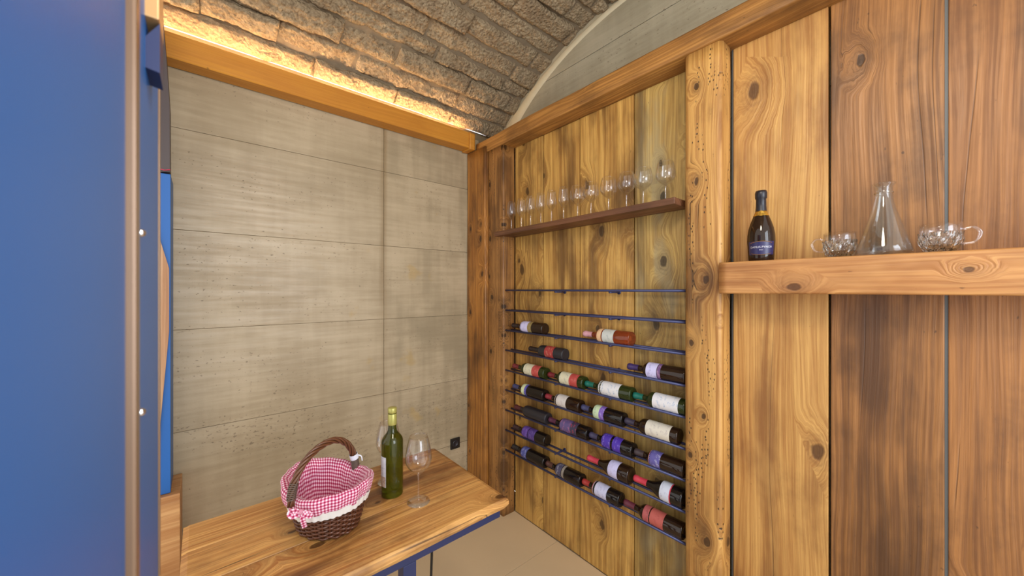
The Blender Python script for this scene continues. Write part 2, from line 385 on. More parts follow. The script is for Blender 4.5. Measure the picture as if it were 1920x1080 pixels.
wall_back = props(box('wall_back', XL, G, E + .0045, E + .1, 0, 2.86, M['seam']), kind='structure')
zs = [0, .41, .90, 1.40, 1.89, 2.386, 2.80]; xc = [XL, .927, 1.70]
for i in range(2):
    for j in range(6):
        dy = random.uniform(-.0012, .0012) - (.001 if i else 0)
        box('concrete_panel', xc[i] + .001, xc[i + 1] - .001, E + dy, E + .0045, zs[j] + .001, zs[j + 1] - .001, M['concrete'], wall_back, bev=.0012)

# barrel vault of rough stone blocks, axis along X
VC, VZ, VR = 1.0, 1.178, 2.14
PH = R(39.6)
def vpt(x, ph, r): return (x, VC + r * math.sin(ph), VZ + r * math.cos(ph))
vs, fs = [], []
NP = 40
for i in range(NP + 1):
    ph = -PH + 2 * PH * i / NP
    vs += [vpt(XL, ph, VR + .034), vpt(G, ph, VR + .034), vpt(G, ph, VR + .2), vpt(XL, ph, VR + .2)]
for i in range(NP):
    for k in range(4): fs.append((i * 4 + k, i * 4 + (k + 1) % 4, i * 4 + 4 + (k + 1) % 4, i * 4 + 4 + k))
fs += [(0, 1, 2, 3), tuple(NP * 4 + k for k in range(4))]
ceiling = props(mesh('ceiling', vs, fs, M['mortar']), kind='structure')
rnd = random.Random(3)
NC = 25; ph = -PH
wd = [rnd.uniform(.8, 1.2) for _ in range(NC)]; k = 2 * PH / sum(wd)
for c in range(NC):
    p0, p1 = ph, ph + wd[c] * k; ph = p1; x = XL - rnd.uniform(0, .3)
    while x < G:
        ln = rnd.uniform(.30, .75); xa, xb = max(x, XL), min(x + ln, G); x += ln
        if xb - xa < .05: continue
        nx, ny = max(6, int((xb - xa) / .011)), 11
        if c < 8: nx, ny = max(3, nx // 3), 4
        gp = .0065 / VR; out = rnd.uniform(-.004, .026); sd = rnd.uniform(0, 50); tilt = rnd.uniform(-.012, .012)
        vs, fs = [], []
        for i in range(nx + 1):
            for j in range(ny + 1):
                u, v = i / nx, j / ny; X = xa + .003 + (xb - xa - .006) * u; q = p0 + gp + (p1 - p0 - 2 * gp) * v
                ed = min(u * (xb - xa), (1 - u) * (xb - xa), v * .11, (1 - v) * .11)
                q += (noise.noise((X * 9 + sd, j * .3, 5)) * .014 + noise.noise((X * 40, sd, j)) * .003) / VR * (1 if v in (0, 1) else .6)
                X += noise.noise((q * 20, sd, u * 2)) * .01 * (1 if u in (0, 1) else .3)
                rr = VR + out + tilt * (v - .5) * 2 + max(0, .015 - ed) * 1.0
                rr += noise.noise((X * 14, q * VR * 14, sd)) * .009 + noise.noise((X * 60, q * VR * 60, sd)) * .009
                vs.append(vpt(min(X, G - .001), q, rr))
        n1 = ny + 1
        for i in range(nx):
            for j in range(ny): fs.append((i * n1 + j, (i + 1) * n1 + j, (i + 1) * n1 + j + 1, i * n1 + j + 1))
        rim = [i * n1 for i in range(nx + 1)] + [nx * n1 + j for j in range(1, n1)] + [i * n1 + ny for i in range(nx - 1, -1, -1)] + [j for j in range(ny - 1, 0, -1)]
        b0 = len(vs)
        for r_ in rim:
            p = Vector(vs[r_]); q = math.atan2(p.y - VC, p.z - VZ); vs.append(vpt(p.x, q, VR + .05))
        for i in range(len(rim)):
            j = (i + 1) % len(rim); fs.append((rim[i], rim[j], b0 + j, b0 + i))
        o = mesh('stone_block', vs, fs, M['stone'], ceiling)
        for i, f in enumerate(o.data.polygons): f.use_smooth = i < nx * ny

# smooth plaster cove where the vault meets the gable wall, thicker towards the springing
vs, fs = [], []
for i in range(61):
    ph = -PH + 2 * PH * i / 60; k = .030 + .105 * (abs(ph) / PH) ** 3
    for x, r in ((G - .001, VR + .03), (G - .018, VR - .004), (G - .0165, VR - k * .45), (G - .0135, VR - k), (G - .001, VR - k - .002)): vs.append(vpt(x, ph, r))
for i in range(60):
    for k in range(5): fs.append((i * 5 + k, i * 5 + (k + 1) % 5, i * 5 + 5 + (k + 1) % 5, i * 5 + 5 + k))
cove = props(mesh('trim_1', vs, fs, plain('cove_plaster', (206, 196, 168), .6, var=.15, scale=18), smooth=True), kind='structure')

# right wall: concrete gable above, plank cladding below the header
wall_right = props(box('wall_right', G, G + .1, YR, E, 0, 3.4, M['concrete_gable']), kind='structure')
for (z0, z1) in ((2.4, 3.088), (3.092, 3.38)):
    box('concrete_panel', G - .012, G, YR, E, z0, z1, M['concrete_gable'], wall_right, bev=.001)
cuts = [(1.98, 1.699, 'plank_yellow'), (1.699, 1.39, 'plank_yellow'), (1.39, 1.031, 'plank_yellow'), (1.031, .60, 'plank_olive'),
        (.567, .2526, 'plank_light'), (.2526, -.0184, 'plank_brown'), (-.0184, -.31, 'plank_red'), (-.31, -.60, 'plank_brown'), (-.60, YR, 'plank_red')]
for i, (ya, yb, m) in enumerate(cuts):
    g = .0026 if i < 4 else .0034
    dx = (0, .002, 0, .003, 0, .003, .001, 0, 0)[i]
    box('plank', D + dx, D + .035, yb + g, ya - g, 0.001, 2.62, M[m], wall_right, bev=.003)
for y in (.5675, -.0184):
    box('joint_strip', D + .004, D + .03, y - .0035, y + .0035, 0.001, 2.62, M['strip_steel'], wall_right)

props(timber('header_beam', 'y', YR, 2.298, 1.60, 1.877, 2.62, 2.715, M['header'], rad=.008, wob=.005, nseg=60, seed=4, org=(1.74, .7, 2.62)),
      'long brown timber header beam resting on the posts above the plank wall', 'beam')
props(timber('timber_post', 'z', 0, 2.62, 1.61, D, 1.98, 2.155, M['post_dark'], rad=.010, wob=.003, seed=9),
      'dark weathered timber post at the corner end of the bottle rails', 'post', 'timber posts')
props(timber('timber_post', 'z', 0, 2.62, 1.61, D, .570, .722, M['post'], rad=.020, wob=.003, seed=21),
      'light worm-holed timber post with rounded edges between bottle rails and beam shelf', 'post', 'timber posts')
props(timber('corner_board', 'z', 0, 2.655, 1.585, D, 2.162, 2.398, M['board_corner'], rad=.006, wob=.003, seed=33),
      'orange-brown sawn board standing in the corner against the concrete wall', 'board')

beam = empty('led_beam', (.6, 2.36, 2.67), 'smooth honey-coloured beam along the concrete wall below the glowing light strip', 'beam')
sec = [(2.304, 2.67), (2.395, 2.67), (2.395, 2.764), (2.313, 2.764), (2.313, 2.787), (2.312, 2.788), (2.303, 2.788), (2.30, 2.785), (2.30, 2.674)]
ns = len(sec); vs = [(x, y, z) for x in (-.9, 1.535) for (y, z) in sec]      # trough profile: the strip lies in the groove behind the front lip
mesh('beam', vs, [tuple(range(ns)), tuple(range(ns, 2 * ns))] + [(i, (i + 1) % ns, ns + (i + 1) % ns, ns + i) for i in range(ns)], M['led_beam'], beam)
timber('end_block', 'x', 1.537, 1.588, 2.292, 2.395, 2.66, 2.786, M['led_beam'], rad=.004, wob=.001, parent=beam, nseg=4)
em = NT('warm_led'); em.n.remove(em.b); e = em.new('ShaderNodeEmission')
em.put(e.inputs[0], em.mix(em.noise(em.new('ShaderNodeTexCoord').outputs['Object'], 20, 1), (1, .62, .30, 1), (1, .68, .36, 1))); e.inputs[1].default_value = 72
em.t.links.new(e.outputs[0], em.out.inputs[0]); M['led'] = em.m
led = empty('led_strip', (.6, 2.345, 2.765), 'glowing warm white light strip lying in the top groove of the honey-coloured beam', 'light strip')
box('channel', -.85, 1.53, 2.336, 2.354, 2.7645, 2.767, M['strip_steel'], led)
box('diffuser', -.85, 1.53, 2.338, 2.352, 2.7675, 2.774, M['led'], led)

# ------------------------------------------------------------------ oak table with blue steel frame
TZ = .84
tb = empty('oak_table', (.4, 1.29, 0), 'oak table with waney front edge on a dark blue steel frame', 'table')
bands = [(1.4055, 1.567), (1.2325, 1.4035), (1.012, 1.2305)]
for i, (a, b) in enumerate(bands):
    n = 60; sec_n = 10; vs, fs = [], []
    for k in range(n + 1):
        X = -.045 + .895 * k / n
        fr = a + (noise.noise((X * 3, 3, 0)) * .006 + noise.noise((X * 16, 3, 0)) * .0025 if i == 2 else 0)
        ch = .010 + .006 * noise.noise((X * 7, 8, 0)) if i == 2 else .0022
        rx = .010 if k in (0, n) else 0
        low = fr + (.012 if i == 2 else 0)
        e1 = .0022 if i else .006
        for (yy, zz) in ((low, TZ - .04), (fr, TZ - ch - .012 if i == 2 else TZ - .02), (fr + .001, TZ - ch), (fr + ch, TZ - .0008), (fr + ch + .012, TZ),
                         (b - .02, TZ), (b - e1, TZ - .0005), (b, TZ - e1), (b, TZ - .04)):
            if k in (0, n): zz = min(zz, TZ - .006) if zz > TZ - .03 else zz + .004
            vs.append((X, yy, zz))
    m = 9
    for k in range(n):
        for q in range(m):
            q2 = (q + 1) % m; fs.append((k * m + q, k * m + q2, (k + 1) * m + q2, (k + 1) * m + q))
    fs += [tuple(range(m)), tuple(range(n * m, n * m + m))]
    o = mesh('top_board', vs, fs, M['table'], tb)
for a in ((-.03, .835, 1.045, 1.085, .76, .7985), (-.03, .835, 1.50, 1.54, .76, .7985)): box('rail', *a, M['blue_dark'], tb, bev=.002)
for x in (-.03, .795): box('rail', x, x + .04, 1.085, 1.50, .76, .7985, M['blue_dark'], tb, bev=.002)
for x in (.0, .462):
    for y in (1.045, 1.50): box('leg', x, x + .042, y, y + .04, 0, .76, M['blue_dark'], tb, bev=.002)
v = tube_data(smooth_path([(.752, 1.40, .795), (.750, 1.40, .6), (.742, 1.405, .3), (.735, 1.42, .05), (.72, 1.45, .008), (.60, 1.50, .007), (.45, 1.44, .007)], 8), .0055, 8)
props(mesh('power_cord', *v, M['black'], smooth=True), 'black cord hanging from under the table down to the floor', 'cord')
v = tube_data(smooth_path([(.60, 1.12, .765), (.655, 1.115, .748), (.70, 1.11, .744), (.75, 1.10, .755), (.775, 1.095, .765)], 8), .0022, 6)
props(mesh('thin_wire', *v, M['black'], smooth=True), 'thin dark wire sagging just below the front rail of the table', 'wire')

# ------------------------------------------------------------------ socket
so = empty('wall_socket', (1.475, E - .004, .38), 'small black square power socket low on the concrete wall', 'socket')
box('cover', 1.435, 1.515, E - .014, E - .0015, .38, .46, M['black'], so, bev=.003)
v = lathe_data([(.024, 0), (.020, .004), (.018, .001), (0, .001)], 20, lambda r, p, s: (1.475 + r * math.cos(p), E - .014 - s, .42 + r * math.sin(p)))
mesh('insert', *v, M['matte_black'], so, smooth=True)

# ------------------------------------------------------------------ wine rack: pairs of rods on the plank wall
XF, XB = 1.632, 1.684; RR = .0064
ROWZ = [1.592 - .1406 * i for i in range(9)]
rack = empty('wine_rack', (1.70, 1.35, .46), 'wine rack of nine pairs of dark blue steel rods across the plank wall', 'wine rack')
rod_me = None
for z in ROWZ:
    for X in (XF, XB):
        if rod_me is None:
            o = mesh('rod', *tube_data([(X, .7235, z), (X, 1.9785, z)], RR, 8), M['rail'], rack, smooth=True); rod_me = o.data; z_first, x_first = z, X
        else:
            o = bpy.data.objects.new('rod', rod_me); C.objects.link(o); o.parent = rack; o.location = (X - x_first, 0, z - z_first)
br_me = None
for z in ROWZ:
    for y in (y_on(1041, XF), y_on(1143, XF)):
        if br_me is None:
            v = join(tube_data([(XF - .002, y, z - .009), (D + .0008, y, z - .009)], .006, 10), tube_data([(D - .003, y, z - .009), (D + .0005, y, z - .009)], .012, 12))
            o = mesh('bracket', *v, M['rail'], rack, smooth=True); br_me = o.data; b0 = (y, z)
        else:
            o = bpy.data.objects.new('bracket', br_me); C.objects.link(o); o.parent = rack; o.location = (0, y - b0[0], z - b0[1])

# ------------------------------------------------------------------ wine bottles
def bordeaux(L, Rb):
    n = .0145
    return [(0, .004), (Rb * .6, .002), (Rb - .004, 0), (Rb - .001, .002), (Rb, .006), (Rb, L * .60), (Rb * .985, L * .63), (Rb * .90, L * .66), (Rb * .72, L * .69), (Rb * .54, L * .715),
            (n + .002, L * .74), (n, L * .78), (n - .0008, L - .022), (n + .001, L - .02), (n + .001, L - .006), (n - .001, L), (0, L)]
def burgundy(L, Rb):
    n = .0145
    return [(0, .006), (Rb * .6, .003), (Rb - .004, 0), (Rb - .001, .003), (Rb, .008), (Rb, L * .34), (Rb * .97, L * .40), (Rb * .88, L * .47), (Rb * .72, L * .54), (Rb * .55, L * .60),
            (n + .004, L * .66), (n + .001, L * .72), (n, L * .80), (n - .0005, L - .022), (n + .001, L - .02), (n + .001, L - .006), (n - .001, L), (0, L)]
def prof_r(prof, s):
    for (r0, s0), (r1, s1) in zip(prof[2:], prof[3:]):
        if s0 <= s <= s1 and s1 > s0: return r0 + (r1 - r0) * (s - s0) / (s1 - s0)
    return prof[5][0]
def label_patch(prof, place, s0, s1, p0, p1, off=.0006, n=22, follow=4):
    vs, fs, uv = [], [], []
    for i in range(follow + 1):
        s = s0 + (s1 - s0) * i / follow; r = prof_r(prof, s) + off
        for k in range(n + 1):
            p = p0 + (p1 - p0) * k / n; vs.append(place(r, p, s)); uv.append((s, p * r))
    for i in range(follow):
        for k in range(n): a = i * (n + 1) + k; fs.append((a, a + 1, a + n + 2, a + n + 1))
    return vs, fs, uv
LM = {}
def lab(base, ink=(70, 70, 110), dens=.35):
    key = (base, ink, dens)
    if key not in LM: LM[key] = label_mat('label_paper', base, ink, dens)
    return LM[key]
CM = {}
def cap(c, rough=.35):
    if c not in CM: CM[c] = plain('foil_capsule', c, rough, var=.2, scale=60)
    return CM[c]
W_, LIL, CRM, RED, PUR = (226, 226, 230), (206, 204, 244), (218, 214, 186), (186, 74, 70), (74, 48, 168)
# row, neck pixel, base pixel (None: hidden by the post), kind, glass, capsule colour, labels (from px, to px, colour, ink), arc span, label
BOT = [
 (3, 958, 1019, 'b', 'brown_glass', (44, 30, 30), [(975, 992, LIL, (150, 150, 200)), (992, 999, (150, 132, 84), (90, 70, 40))], 'dark bottle with pale lilac label and tan band, leftmost on the third rail'),
 (3, 1092, 1182, 'b', 'rose', (214, 160, 172), [(1132, 1153, (200, 204, 200), (120, 140, 150)), (1122, 1130, (226, 190, 150), (200, 120, 80))], 'rose wine bottle with pink capsule and white label on the third rail'),
 (4, 990, 1057, 'b', 'matte_black', (40, 26, 26), [(1024, 1040, (164, 56, 56), (220, 170, 140))], 'satin black bottle with small red label on the fourth rail'),
 (4, 1175, None, 'b', 'brown_glass', (62, 46, 100), [(1214, 1234, LIL, (100, 90, 160)), (1235, 1241, (110, 80, 130), (220, 180, 200))], 'brown bottle with purple capsule and lilac label at right of the fourth rail'),
 (5, 956, 1022, 'b', 'green_glass', (118, 40, 48), [(985, 1000, CRM, (110, 130, 150)), (1000, 1013, RED, (230, 150, 140))], 'green bottle with cream and red label, leftmost on the fifth rail'),
 (5, 1026, 1094, 'b', 'green_glass', (122, 36, 46), [(1052, 1070, CRM, (110, 130, 150)), (1070, 1085, RED, (230, 150, 140))], 'green bottle with cream and red label, second from left on the fifth rail'),
 (5, 1091, 1184, 'b', 'green_glass', (20, 110, 96), [(1125, 1163, W_, (90, 140, 190))], 'green-capped bottle with large white label, third from left on the fifth rail'),
 (5, 1181, None, 'b', 'green_glass', (20, 110, 96), [(1226, 1274, W_, (90, 140, 190))], 'green-capped bottle with large white label, rightmost on the fifth rail'),
 (6, 960, 1020, 'b', 'dark_glass', (66, 68, 112), [(978, 986, (214, 222, 180), (90, 140, 90)), (986, 990, (84, 80, 170), (200, 200, 230))], 'black bottle with narrow green-white and blue label, leftmost on the sixth rail'),
 (6, 1019, 1087, 'b', 'brown_glass', (150, 50, 62), [(1037, 1064, (216, 210, 206), (170, 150, 150))], 'dark bottle with red capsule and plain white label on the sixth rail'),
 (6, 1086, 1168, 'b', 'dark_glass', (70, 72, 112), [(1114, 1126, (200, 220, 184), (80, 120, 150)), (1126, 1135, (128, 96, 190), (210, 200, 240))], 'black bottle with blue capsule and pale green and purple label on the sixth rail'),
 (6, 1168, 1272, 'b', 'brown_glass', (60, 54, 74), [(1213, 1258, (220, 214, 200), (150, 140, 150))], 'dark bottle with very large cream label, rightmost on the sixth rail'),
 (7, 963, 1025, 'b', 'matte_black', (84, 34, 40), [], 'black bottle without label, leftmost on the seventh rail'),
 (7, 1027, 1102, 'b', 'dark_glass', (88, 40, 66), [(1053, 1072, (96, 80, 130), (214, 130, 160)), (1072, 1084, (60, 54, 80), (240, 70, 80))], 'black bottle with red splashes on its violet label on the seventh rail'),
 (7, 1098, 1186, 'b', 'dark_glass', (70, 66, 96), [(1124, 1147, PUR, (190, 170, 240)), (1151, 1166, PUR, (160, 140, 230))], 'black bottle with two bright purple labels, third from left on the seventh rail'),
 (7, 1178, 1283, 'b', 'brown_glass', (70, 58, 62), [(1210, 1218, (176, 110, 80), (90, 40, 30)), (1218, 1240, (96, 90, 160), (226, 226, 244))], 'dark bottle with blue and orange label, rightmost on the seventh rail'),
 (8, 957, 1023, 'b', 'dark_glass', (58, 36, 40), [(976, 992, (92, 60, 150), (170, 150, 220)), (993, 1005, (78, 54, 130), (150, 130, 200))], 'black bottle with purple label, leftmost on the eighth rail'),
 (8, 1100, 1181, 'p', 'brown_glass', (206, 66, 84), [(1144, 1162, LIL, (160, 150, 190))], 'round-shouldered bottle with red capsule in the middle of the eighth rail'),
 (8, 1187, 1282, 'p', 'dark_glass', (206, 62, 80), [(1241, 1259, (206, 212, 228), (150, 150, 180)), (1259, 1261, (196, 50, 70), (196, 50, 70))], 'round-shouldered bottle with red capsule at right end of the eighth rail'),
 (9, 955, 1021, 'b', 'dark_glass', (40, 36, 38), [(977, 990, (74, 80, 150), (220, 224, 246))], 'black bottle with small blue label, leftmost on the lowest rail'),
 (9, 1020, 1089, 'b', 'dark_glass', (88, 56, 50), [(1041, 1055, (72, 70, 96), (220, 220, 236)), (1056, 1060, (150, 140, 130), (80, 70, 70))], 'black bottle with grey-blue label, second from left on the lowest rail'),
 (9, 1081, 1162, 'b', 'dark_glass', (176, 58, 54), [(1106, 1112, (216, 140, 146), (160, 60, 60)), (1112, 1140, (204, 206, 236), (140, 130, 180))], 'black bottle with pink stripe and white label on the lowest rail'),
 (9, 1168, None, 'b', 'brown_glass', (104, 44, 60), [(1208, 1219, (178, 92, 92), (90, 20, 30)), (1221, 1246, (184, 92, 84), (150, 60, 60))], 'dark bottle with salmon red label, rightmost on the lowest rail'),
]
prev = {}
for (row, pn, pb, kind, glass, cc, labels, text) in BOT:
    z = ROWZ[row - 1]; XA = 1.640
    yn = min(y_on(pn, XA), prev.get(row, 9) - .004)
    if pb is None: yb = max(yn - .305, .727)
    else: yb = max(y_on(pb, XA), .727)
    prev[row] = yb
    L = min(yn - yb, .322); Rb = .0440 if kind == 'p' else .0372
    prof = bordeaux(L, Rb) if kind == 'b' else burgundy(L, Rb)
    hx = (XB - XF) / 2; xa = (XF + XB) / 2 - (.003 if kind == 'p' else 0); za = z + math.sqrt((Rb + RR + .0006) ** 2 - hx * hx)
    base = yb
    place = lambda r, p, s, xa=xa, za=za, base=base: (xa - r * math.cos(p), base + s, za + r * math.sin(p))
    t = empty('wine_bottle', (xa, base + L / 2, za - Rb), text, 'bottle', 'bottles lying in the wine rack')
    mesh('bottle_body', *lathe_data(prof, 28, place), M[glass], t, smooth=True)
    cs0 = L * (.80 if kind == 'b' else .72)
    cp = [(prof_r(prof, cs0) + .0007, cs0), (.0152, L * .86 if kind == 'b' else L * .82), (.0150, L - .023), (.0165, L - .020), (.0165, L - .005), (.0150, L + .0008), (0, L + .0008)]
    mesh('capsule', *lathe_data(cp, 20, place), cap(cc), t, smooth=True)
    for (l0, l1, c, ink) in labels:
        s1, s0 = y_on(l0, XA) - base, y_on(l1, XA) - base
        v, f, uv = label_patch(prof, place, s0, min(s1, L * .64 if kind == 'b' else L * .45), R(-55), R(112))
        mesh('label', v, f, lab(c, ink), t, smooth=True, uv=uv)

# ------------------------------------------------------------------ thin shelf with stemmed glasses
sh = mesh('thin_shelf', [(1.56, .74, 1.97), (1.71, .74, 1.97), (1.71, 1.975, 1.97), (1.605, 1.975, 1.97), (1.605, 2.02, 1.97), (1.56, 2.02, 1.97),
     (1.56, .74, 2.0), (1.71, .74, 2.0), (1.71, 1.975, 2.0), (1.605, 1.975, 2.0), (1.605, 2.02, 2.0), (1.56, 2.02, 2.0)],
     [(0, 1, 2, 3, 4, 5), (6, 7, 8, 9, 10, 11)] + [(i, (i + 1) % 6, 6 + (i + 1) % 6, 6 + i) for i in range(6)], M['shelf_thin'])
props(sh, 'thin dark brown shelf board holding the row of stemmed glasses', 'shelf')
bv = sh.modifiers.new('bevel', 'BEVEL'); bv.width = .003; bv.segments = 2
def goblet_prof(h, rb, stem, foot, rim, belly=.42):
    out = [(foot, 0), (foot, .0012), (foot * .6, .003), (.006, .007), (.0036, .014), (.0034, stem - .008), (.0045, stem - .003), (.010, stem + .002)]
    for i in range(1, 15):
        t_ = i / 14; z = stem + .002 + (h - stem - .002) * t_
        r = rb * math.sin(min(1, t_ / belly) * math.pi / 2) ** .62 if t_ <= belly else rb + (rim - rb) * ((t_ - belly) / (1 - belly)) ** 1.6
        out.append((max(r, .010), z))
    return out
def goblet(name, c, prof, label, group, n=28):
    t = empty(name, c, label, 'glass', group)
    pl = upright(c); k = 8
    mesh('foot', *lathe_data([(0, .0004)] + prof[:4], n, pl), M['goblet_foot'], t, smooth=True)
    mesh('stem', *lathe_data(prof[3:8], 12, pl), M['goblet_foot'], t, smooth=True)
    inner = [(max(r - .0014, 0), z) for r, z in prof[7:][::-1]]; inner[-1] = (0, inner[-1][1] + .002)
    mesh('bowl', *lathe_data(prof[7:] + inner, n, pl), M['goblet'], t, smooth=True)
    return t
W1 = goblet_prof(.205, .031, .085, .032, .024, .38); W2 = goblet_prof(.188, .045, .078, .036, .034, .46)
PXG = [959, 977.5, 994.6, 1014, 1034, 1056.7, 1083, 1108, 1141, 1174.6, 1206, 1248]
ORD = ['leftmost', 'second', 'third', 'fourth', 'fifth', 'sixth']
for i, p in enumerate(PXG):
    X = 1.632
    if i < 6: goblet('wine_glass', (X, y_on(p, X), 2.0), W1, ORD[i] + ('' if i == 0 else ' from the left') + ' of the six slim tulip glasses on the thin shelf', 'slim glasses on the thin shelf')
    else:
        q = 11 - i; lb = ['rightmost', 'second from the right', 'third from the right', 'fourth from the right', 'fifth from the right', 'sixth from the right'][q]
        goblet('wine_glass', (X, y_on(p, X), 2.0), W2, lb + ' of the six round balloon glasses on the thin shelf', 'balloon glasses on the thin shelf')
big = goblet_prof(.2345, .0465, .098, .040, .032, .40)
goblet('wine_glass', (.589, 1.204, TZ), big, 'large empty wine glass standing in front on the oak table', None, 40)
goblet('wine_glass', (.560, 1.408, TZ), big, 'wine glass on the oak table half hidden behind the green bottle', None, 40)

# ------------------------------------------------------------------ beam shelf and what stands on it
SZ = 1.705
props(timber('beam_shelf', 'y', YR, .5645, 1.565, D, 1.582, SZ, M['shelf_thick'], rad=.007, wob=.003, nseg=50, seed=12, org=(1.64, -.2, 1.582)),
      'thick honey-brown beam shelf mounted on the plank wall at right', 'shelf')
SZ += .002
def pos(px, X): return (X, y_on(px, X), SZ)
c = pos(1427, 1.64); t = empty('sparkling_wine_bottle', c, 'dark sparkling wine bottle with black foil neck and gold collar on the beam shelf', 'bottle')
h, rb = .272, .0455
pr = [(0, .006), (rb * .6, .003), (rb * .86, 0), (rb * .90, .003), (rb * .93, .02), (rb, .075), (rb * .985, .10), (rb * .90, .125), (rb * .74, .15), (rb * .56, .172), (.0185, .19), (.0162, .21), (.0155, .24), (.0155, .265), (0, .266)]
mesh('bottle_body', *lathe_data(pr, 40, upright(c)), M['brown_glass'], t, smooth=True)
mesh('foil', *lathe_data([(.0188, .191), (.0170, .21), (.0166, .238), (.0195, .241), (.0200, .262), (.0175, .270), (0, .271)], 28, upright(c)), cap((30, 28, 38)), t, smooth=True)
mesh('gold_collar', *lathe_data([(.0262, .172), (.0225, .180), (.0192, .1905), (.0185, .1905), (.0215, .180), (.0255, .172)], 28, upright(c)), M['gold'], t, smooth=True)
face = math.atan2(-c[1], -c[0])
def seal(name, s0, r0, hw, hh, mat):
    vs = [(0, 0)] + [(hw * math.cos(a), hh * math.sin(a)) for a in [2 * math.pi * k / 20 for k in range(20)]]
    v = [upright(c)(r0 - .35 * (b) if False else prof_r(pr, s0 + b) + .0012, face + a / r0, s0 + b) for a, b in vs]
    return mesh(name, v, [(0, k + 1, (k + 1) % 20 + 1) for k in range(20)], mat, t)
seal('gold_seal', .181, .024, .012, .0105, M['gold'])
v, f, uv = label_patch(pr, upright(c), .022, .072, face - 1.05, face + 1.05, .0005, 30, 8)
lb_ = mesh('label', v, f, plain('dark_blue_label', (44, 40, 88), .35, var=.3, scale=40), t, smooth=True, uv=uv)
for s, bow in ((.0235, -1), (.070, 1)):
    pts = [upright(c)(prof_r(pr, s) + .0014, face + a, s + bow * (.006 * (1 - (a / .8) ** 2) - .004)) for a in [-.8 + 1.6 * k / 24 for k in range(25)]]
    mesh('gold_line', *tube_data(pts, .0007, 5), M['gold'], lb_)
def wrap_text(body, size, s_mid, mat):
    cu = bpy.data.curves.new('t', 'FONT'); cu.body = body; cu.size = size; cu.align_x = 'CENTER'; cu.align_y = 'CENTER'
    ob = bpy.data.objects.new('t', cu); C.objects.link(ob); dg = bpy.context.evaluated_depsgraph_get(); me = ob.evaluated_get(dg).to_mesh()
    vs = [upright(c)(prof_r(pr, s_mid + q.co.y) + .0011, face + q.co.x / rb, s_mid + q.co.y) for q in me.vertices]; fs = [tuple(p.vertices) for p in me.polygons]
    ob.evaluated_get(dg).to_mesh_clear(); bpy.data.objects.remove(ob)
    mesh('lettering', vs, fs, mat, lb_)
TXT = plain('silver_print', (214, 212, 224), .4)
wrap_text('DAMUS PYNOR', .0108, .050, TXT); wrap_text('brut', .007, .040, TXT)

def cup(px, X, side, label):
    c = pos(px, X); t = empty('glass_cup', c, label, 'cup')
    n = 48
    def pl(r, p, s):
        f = 1 if s < .006 or s > .056 else 1 + .06 * math.cos(p * 12) * math.cos((s - .03) * 120)
        return (c[0] + r * f * math.cos(p), c[1] + r * f * math.sin(p), c[2] + s)
    o_ = [(0, .003), (.026, 0), (.030, .002), (.035, .008), (.038, .014), (.0405, .022), (.0425, .03), (.0435, .037), (.044, .044), (.0435, .056), (.0425, .066), (.0425, .082)]
    i_ = [(.0405, .082), (.0405, .066), (.0400, .05), (.0385, .035), (.034, .020), (.026, .011), (0, .010)]
    vs, fs = lathe_data(o_[:10] + [(.0405, .056)] + i_[2:], n, pl); bw = mesh('bowl', vs, fs, M['crystal'], t)
    mesh('rim', *lathe_data([(.0432, .0565), (.0425, .066), (.0425, .082), (.0410, .082), (.0410, .066), (.0412, .0565)], n, pl), M['goblet'], t, smooth=True)
    pts = smooth_path([(c[0], c[1] + side * .0435, c[2] + .062), (c[0], c[1] + side * .060, c[2] + .066), (c[0], c[1] + side * .073, c[2] + .050), (c[0], c[1] + side * .064, c[2] + .026), (c[0], c[1] + side * .0425, c[2] + .020)], 8)
    mesh('handle', *tube_data(pts, .0042, 10), M['goblet_foot'], t, smooth=True)
cup(1574, 1.645, 1, 'cut glass cup between the sparkling wine bottle and the carafe, handle to the left')
cup(1763, 1.645, -1, 'cut glass cup to the right of the carafe, handle to the right')
c = pos(1657, 1.645); t = empty('glass_carafe', c, 'clear conical glass carafe with a lipped neck on the beam shelf', 'carafe')
po = [(0, .004), (.058, .001), (.064, .003), (.066, .009), (.062, .025), (.051, .065), (.038, .11), (.028, .145), (.0215, .175), (.0195, .20), (.020, .213), (.027, .222), (.0275, .226)]
pi_ = [(.025, .225), (.018, .213), (.0175, .2), (.0195, .175), (.026, .145), (.036, .11), (.049, .065), (.060, .025), (.063, .012), (.058, .008), (0, .008)]
mesh('carafe_body', *lathe_data(po + pi_, 48, upright(c)), M['carafe'], t, smooth=True)
v = [(c[0] + (.0205 + .0022 * math.cos(b)) * math.cos(a), c[1] + (.0205 + .0022 * math.cos(b)) * math.sin(a), c[2] + .196 + .0022 * math.sin(b)) for a in [2 * math.pi * i / 32 for i in range(32)] for b in [2 * math.pi * j / 8 for j in range(8)]]
mesh('neck_ring', v, [(i * 8 + j, ((i + 1) % 32) * 8 + j, ((i + 1) % 32) * 8 + (j + 1) % 8, i * 8 + (j + 1) % 8) for i in range(32) for j in range(8)], M['crystal'], t, smooth=True)

